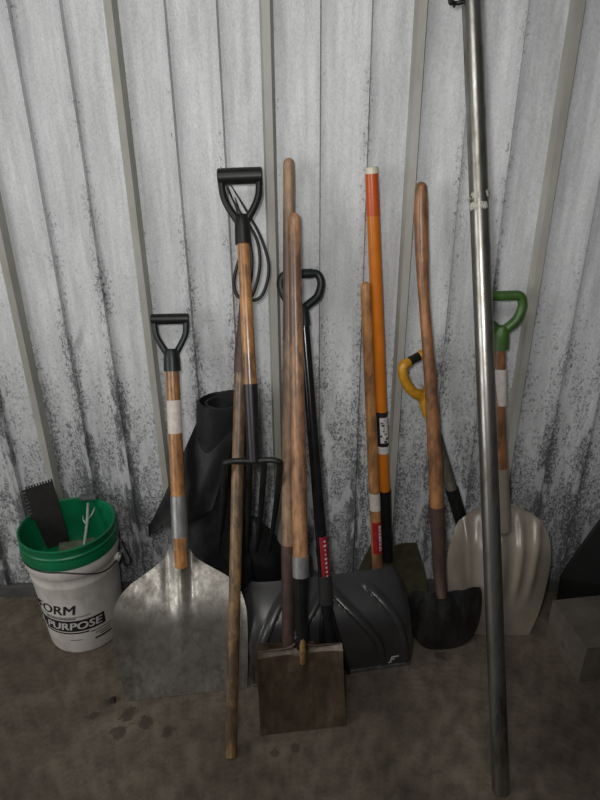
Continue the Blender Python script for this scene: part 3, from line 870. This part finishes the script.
# ------------------------------------------------------------------ white bucket and green bucket nested in it
BC = V((P(83.5, 600, .155).x, WALL - .158, 0)); BS = .915
def bucket_r(z): return lerp(.127, .146, z / .345) * BS
def text_mesh(s, size, shear=0.0, bold=0.0):
    c = bpy.data.curves.new('lettering', 'FONT'); c.body = s; c.size = size; c.shear = shear; c.offset = 0.0; c.extrude = .0004
    c.resolution_u = 3
    o = bpy.data.objects.new('lettering', c); COL.objects.link(o)
    dg = bpy.context.evaluated_depsgraph_get(); me = bpy.data.meshes.new_from_object(o.evaluated_get(dg))
    bpy.data.objects.remove(o); bpy.data.curves.remove(c)
    bm = new(); bm.from_mesh(me); bpy.data.meshes.remove(me); return bm
def build_bucket():
    t = thing('white_bucket', 'white plastic bucket with black lettering standing on the floor at left', 'bucket', Matrix.Translation(BC))
    def lathe(bm, rows, n=72):
        rings = []
        for r, z in rows:
            rings.append([bm.verts.new(BC + V((r * math.cos(2 * math.pi * i / n), r * math.sin(2 * math.pi * i / n), z))) for i in range(n)])
        for a, b in zip(rings, rings[1:]):
            for i in range(n): bm.faces.new((a[i], a[(i + 1) % n], b[(i + 1) % n], b[i]))
        return rings
    bm = new()
    R = lathe(bm, [(.118 * BS, .001), (.124 * BS, .004), (.127 * BS, .012), (bucket_r(.1), .1), (bucket_r(.2), .2), (bucket_r(.262), .262), (bucket_r(.262) + .0015, .266), (bucket_r(.275) + .0015, .274),
                   (bucket_r(.278), .279), (bucket_r(.3), .300), (bucket_r(.3) + .002, .304), (.151 * BS, .311), (.1515 * BS, .338), (.150 * BS, .344), (.147 * BS, .345), (.143 * BS, .342), (.120 * BS, .012), (.06, .008)])
    bm.faces.new(R[0][::-1]); bm.faces.new(R[-1])
    obj('body', bm, M['white_bucket'], t)
    # facing angle towards the room
    def ang_at(px, py):            # angle on the wall of the bucket seen at a pixel
        best = None
        for k in range(720):
            a = -math.pi + k * math.pi / 360
            for z in [i * .345 / 60 for i in range(61)]:
                pass
        return best
    fa = math.atan2(-BC.y, -BC.x)
    def bend(bm, a0, z0, slope=0.0, off=.0006):
        for v in bm.verts:
            z = z0 + v.co.y + slope * v.co.x; a = a0 + v.co.x / bucket_r(z)
            r = bucket_r(z) + off + v.co.z
            v.co = BC + V((r * math.cos(a), r * math.sin(a), z))
        return bm
    def strip(a0, a1, z0, z1, off=.0004, th=.0006):
        bm = new(); sheet(bm, lambda u, v: BC + V((math.cos(lerp(a0, a1, (u + 1) / 2)), math.sin(lerp(a0, a1, (u + 1) / 2)), 0)) * (bucket_r(lerp(z0, z1, v)) + off + th / 2) + V((0, 0, lerp(z0, z1, v))), 40, 6, th)
        return bm
    D = math.radians
    def dense(bm):
        bmesh.ops.triangulate(bm, faces=bm.faces[:], ngon_method='EAR_CLIP')
        for _ in range(3):
            es = [e for e in bm.edges if e.calc_length() > .008]
            if not es: break
            bmesh.ops.subdivide_edges(bm, edges=es, cuts=1)
            bmesh.ops.triangulate(bm, faces=[f for f in bm.faces if len(f.verts) > 3])
        # heavier strokes: the same letters once more, a hair to the side
        cp = bmesh.ops.duplicate(bm, geom=bm.verts[:] + bm.edges[:] + bm.faces[:])
        for v in cp['geom']:
            if isinstance(v, bmesh.types.BMVert): v.co.x += .0022; v.co.z += .00015
        return bm
    tm = dense(text_mesh('PROFORM', .052, .3, .0006)); w = max(v.co.x for v in tm.verts)
    a_end = fa - D(10); sc = .245 / w
    for v in tm.verts: v.co.x *= sc
    obj('lettering', bend(tm, a_end - .245 / bucket_r(.18), .168), M['print_black'], t, smooth=False, label='black italic brand lettering')
    obj('stripe', strip(fa - D(95), fa + D(25), .098, .142), M['print_black'], t, label='black band')
    tm = dense(text_mesh('ALL PURPOSE', .040, .25, .0007)); w = max(v.co.x for v in tm.verts); sc = .265 / w
    for v in tm.verts: v.co.x *= sc
    obj('lettering', bend(tm, fa + D(22) - .265 / bucket_r(.12), .107, 0, .0014), M['print_white'], t, smooth=False, label='white lettering on the black band')
    for (a0, a1, z0, z1, m) in ((-80, 6, .155, .158, 'print_grey'), (-60, -15, .147, .153, 'print_grey'), (-70, 0, .088, .093, 'print_black'), (2, 34, .083, .088, 'print_grey'), (8, 33, .071, .076, 'print_grey'), (14, 31, .062, .066, 'print_grey'), (6, 34, .050, .056, 'print_black'), (-30, -12, .060, .063, 'print_grey')):
        obj('print', strip(fa + D(a0), fa + D(a1), z0, z1), M[m], t)
    # wire bail lying down the front, ears at the sides
    ea = fa + D(62)
    pts = []
    for k in range(25):
        s = k / 24; a = ea - D(180) * s
        z = .289 + .002 * math.sin(math.pi * min(1, s * 2)) + .0535 * smooth(.12, .48, s)
        pts.append(BC + V((math.cos(a), math.sin(a), 0)) * (.153 * BS) + V((0, 0, z)))
    bm = new(); tube(bm, pts, .0021, 8); obj('bail', bm, M['wire'], t)
    for a in (ea, ea + D(180)):
        c = BC + V((math.cos(a), math.sin(a), 0)) * .150 * BS + V((0, 0, .29)); n = V((math.cos(a), math.sin(a), 0))
        bm = new(); tube(bm, [c - n * .006, c + n * .006], .014, 16); tube(bm, [c, c + n * .010], .006, 12); obj('ear', bm, M['white_bucket'], t)
    # strap hanging at the right side
    n = V((math.cos(ea + D(10)), math.sin(ea + D(10)), 0)); q = V((-n.y, n.x, 0)); c = BC + n * .150
    bm = new(); tube(bm, spline([c + V((0, 0, .335)), c + n * .006 + V((0, 0, .30)), c + n * .016 + q * .008 + V((0, 0, .25)), c + n * .008 + q * .012 + V((0, 0, .225)), c - n * .004 + q * .005 + V((0, 0, .235)), c - n * .004 + V((0, 0, .285))], 5), .0022, 8)
    obj('strap', bm, M['black_plastic'], t)

    # green bucket
    bg = bpy.data
    o = thing('green_bucket', 'green plastic bucket nested inside the white bucket, its rim showing', 'bucket', Matrix.Translation(BC + V((0, 0, .02))))
    bm = new()
    R = lathe(bm, [(r * BS, z) for r, z in ((.118, .262), (.1395, .3425), (.1395, .3465), (.1545, .3475), (.156, .351), (.1525, .376), (.1545, .379), (.1545, .386), (.151, .389), (.1515, .405), (.154, .408), (.154, .4135), (.150, .4155), (.1455, .412), (.1445, .405), (.128, .290), (.05, .286))])
    bm.faces.new(R[0][::-1]); bm.faces.new(R[-1])
    obj('shell', bm, M['green_bucket'], o)

    # things in the bucket
    zb = .2945
    # notched trowel blade
    TL = P(24.5, 490, .12); TR = P(52.5, 481, .10); b0 = F(49, 547, zb); b1 = F(68, 545, zb)
    up = ((TL + TR) / 2 - (b0 + b1) / 2); hb = up.length; up.normalize(); sx = (TR - TL); wd = sx.length; sx = sx.normalized(); ny = sx.cross(up).normalized()
    org = (TL + TR) / 2 - up * hb
    bm = new(); lo_ = -wd / 2; hi_ = wd / 2
    out = [(lo_ * .8, 0.004), (hi_ * .85, 0.004), (hi_, hb * .96)]
    nt_ = 10
    for k in range(nt_):
        x1 = lerp(hi_, lo_, k / nt_); x2 = lerp(hi_, lo_, (k + .5) / nt_); x3 = lerp(hi_, lo_, (k + 1) / nt_)
        out += [(x1, hb + .008), (x2, hb + .008), (x2, hb), (x3, hb)] if k else [(x1, hb), (x2, hb), (x2, hb + .008), (x3, hb + .008)] and [(x1, hb + .008), (x2, hb + .008), (x2, hb), (x3, hb)]
    m_ = 9
    for k in range(m_):
        y1 = hb * (1 - .055 * k); y2 = hb * (1 - .055 * (k + .5)); y3 = hb * (1 - .055 * (k + 1)); sh = .010
        out += [(lo_ - sh, y1), (lo_ - sh, y2), (lo_, y2), (lo_, y3)]
    fr = [bm.verts.new(org + sx * x + up * y - ny * .0015) for x, y in out]; bk = [bm.verts.new(org + sx * x + up * y + ny * .0015) for x, y in out]
    bm.faces.new(fr); bm.faces.new(bk[::-1])
    for i in range(len(out)): bm.faces.new((fr[i], bk[i], bk[(i + 1) % len(out)], fr[(i + 1) % len(out)]))
    bmesh.ops.remove_doubles(bm, verts=bm.verts, dist=1e-6)
    tag(obj('notched_trowel', bm, M['trowel'], smooth=False, origin=org), 'dark stained notched trowel blade sticking up out of the green bucket', 'trowel')
    # foam pad
    c = F(76, 543, .335); c.z = .310
    bm = new(); box(bm, Matrix.Translation(c) @ Matrix.Rotation(.35, 4, 'Z') @ Matrix.Rotation(.08, 4, 'Y'), .11, .075, .022, .006)
    bmesh.ops.subdivide_edges(bm, edges=bm.edges[:], cuts=3, use_grid_fill=True)
    for v in bm.verts: v.co += V((noise.noise(v.co * 40), noise.noise(v.co * 40 + V((9, 0, 0))), noise.noise(v.co * 40 + V((0, 9, 0))))) * .003
    tag(obj('sponge', bm, M['pad'], origin=c.copy()), 'grey-green flat sponge lying in the green bucket', 'sponge')
    # forked rod with bar
    a = F(84, 545, .325); b = P(88, 503, .048); k = a.lerp(b, .55)
    tt = thing('forked_rod', 'thin pale forked rod leaning in the green bucket under a dark grey bar', 'rod', Matrix.Translation(a))
    bm = new(); tube(bm, spline([a, a.lerp(b, .5) + V((.003, 0, 0)), b], 5), [.0045, .005, .004], 10); tube(bm, spline([k, P(92, 514, .07), P(94.5, 508, .065)], 4), [.0035, .003, .002], 8); tube(bm, spline([a.lerp(b, .5), P(83.5, 520, .09), P(83, 516, .09)], 4), [.003, .0025, .0015], 8)
    obj('rod', bm, M['twig'], tt)
    bm = new(); box(bm, Matrix.Translation(P(88.5, 498, .045) + V((0, 0, .004))) @ Matrix.Rotation(-.06, 4, 'Y'), .055, .022, .013, .004); obj('bar', bm, M['slate'], tt, label='dark grey bar')
build_bucket()

# ------------------------------------------------------------------ box and black mat at the right
def build_right():
    c0 = F(586.5, 648, .14); e1 = F(553.5, 602, .14); ang = math.atan2((e1 - c0).y, (e1 - c0).x) - math.pi / 2
    R = Matrix.Rotation(ang, 4, 'Z'); D_ = .19; W_ = .30; H_ = .14
    Mx = Matrix.Translation((c0.x, c0.y, 0)) @ R
    t = thing('cardboard_box', 'low dusty brown cardboard box with dark smudges at the right edge', 'box', Mx)
    bm = new(); box(bm, Mx @ Matrix.Translation((W_ / 2, D_ / 2, H_ / 2 - .001)), W_, D_, H_ - .004, .003); obj('carton', bm, M['card'], t, smooth=False)
    for (x0, w) in ((0.0, W_ / 2 - .001), (W_ / 2 + .001, W_ / 2 - .001)):
        bm = new(); box(bm, Mx @ Matrix.Translation((x0 + w / 2, D_ / 2 - .001, H_ - .001)) , w, D_ + .002, .003, .0008); obj('flap', bm, M['card'], t, smooth=False)
    # heavy black mat propped against the wall behind the box
    poly = [(557, 603), (562, 578), (569, 566), (584, 545), (600, 523), (622, 492), (650, 470), (720, 470), (725, 602)]
    pts = []
    for x, y in poly:
        s = (602 - y) / 130
        pts.append(P(x, y, lerp(.155, .06, max(0, min(1, s)))))
    for i in (0, len(pts) - 1):
        pts[i] = F(poly[i][0], 606)
        pts[i].z = .003
    bm = new(); n = V((0, -1, -.25)).normalized()
    fr = [bm.verts.new(p) for p in pts]; bk = [bm.verts.new(p + V((0, .012, .002))) for p in pts]
    bm.faces.new(fr); bm.faces.new(bk[::-1])
    for i in range(len(pts)): bm.faces.new((fr[i], bk[i], bk[(i + 1) % len(pts)], fr[(i + 1) % len(pts)]))
    tag(obj('rubber_mat', bm, M['mat_black'], smooth=False, origin=pts[0].copy()), 'black rubber mat propped on the wall behind the cardboard box', 'mat')
build_right()

# small lump of dirt by the scoop
def lump(px, py, r, label):
    c = F(px, py); bm = new(); q = bmesh.ops.create_icosphere(bm, subdivisions=3, radius=r)
    for v in q['verts']:
        v.co *= 1 + .35 * noise.noise(v.co / r * 1.4); v.co.z = max(v.co.z * .6 + r * .35, .0005); v.co += c
    tag(obj('dirt_clod', bm, M['dirt'], origin=c), label, 'clod')
lump(113, 701, .010, 'small dark dirt clod on the floor below the aluminium scoop')

# let every thing stand on the floor, not in it
bpy.context.view_layer.update()
for r in [o for o in COL.objects if o.parent is None and o.get('category')]:
    ms = [o for o in ([r] + list(r.children_recursive)) if o.type == 'MESH']
    lo = min((o.matrix_world @ v.co).z for o in ms for v in o.data.vertices)
    if lo < .0006: r.location.z += .0006 - lo
# ------------------------------------------------------------------ camera, light
cd = bpy.data.cameras.new('camera'); cam = bpy.data.objects.new('camera', cd); COL.objects.link(cam)
cd.sensor_fit = 'VERTICAL'; cd.sensor_height = 36; cd.sensor_width = 36; cd.lens = 27.0; cd.clip_start = .02
R = Matrix((RT, UP, -fw)).transposed().to_4x4(); cam.matrix_world = Matrix.Translation(CAM) @ R
scene.camera = cam

def area(name, loc, target, sx, sy, power, col):
    l = bpy.data.lights.new(name, 'AREA'); l.shape = 'RECTANGLE'; l.size = sx; l.size_y = sy; l.energy = power; l.color = col
    o = bpy.data.objects.new(name, l); COL.objects.link(o); o.location = loc
    o.rotation_euler = (V(target) - V(loc)).to_track_quat('-Z', 'Y').to_euler()
area('open_door', (-2.7, -.3, 1.5), (.2, 1.65, 1.1), 1.5, 2.0, 40, (1.0, .99, .97))
area('ceiling_lamp', (-.5, -.3, 2.9), (0, 1.65, 1.2), 1.4, .4, 15, (1.0, .98, .95))
l = bpy.data.lights.new('hand_torch', 'SPOT'); l.energy = 44; l.spot_size = math.radians(125); l.spot_blend = 1.0; l.shadow_soft_size = .05; l.color = (1.0, .99, .97)
o = bpy.data.objects.new('hand_torch', l); COL.objects.link(o); o.location = (-.07, .03, 1.57)
o.rotation_euler = (V((0, 1.655, 1.35)) - o.location).to_track_quat('-Z', 'Y').to_euler()
w = bpy.data.worlds.new('world'); scene.world = w; w.use_nodes = True
bg = w.node_tree.nodes['Background']; bg.inputs[0].default_value = (.9, .95, 1.0, 1); bg.inputs[1].default_value = .035
scene.view_settings.view_transform = 'Standard'; scene.view_settings.look = 'None'
scene.view_settings.exposure = 0.0; scene.view_settings.gamma = 1.0; scene.view_settings.use_curve_mapping = False
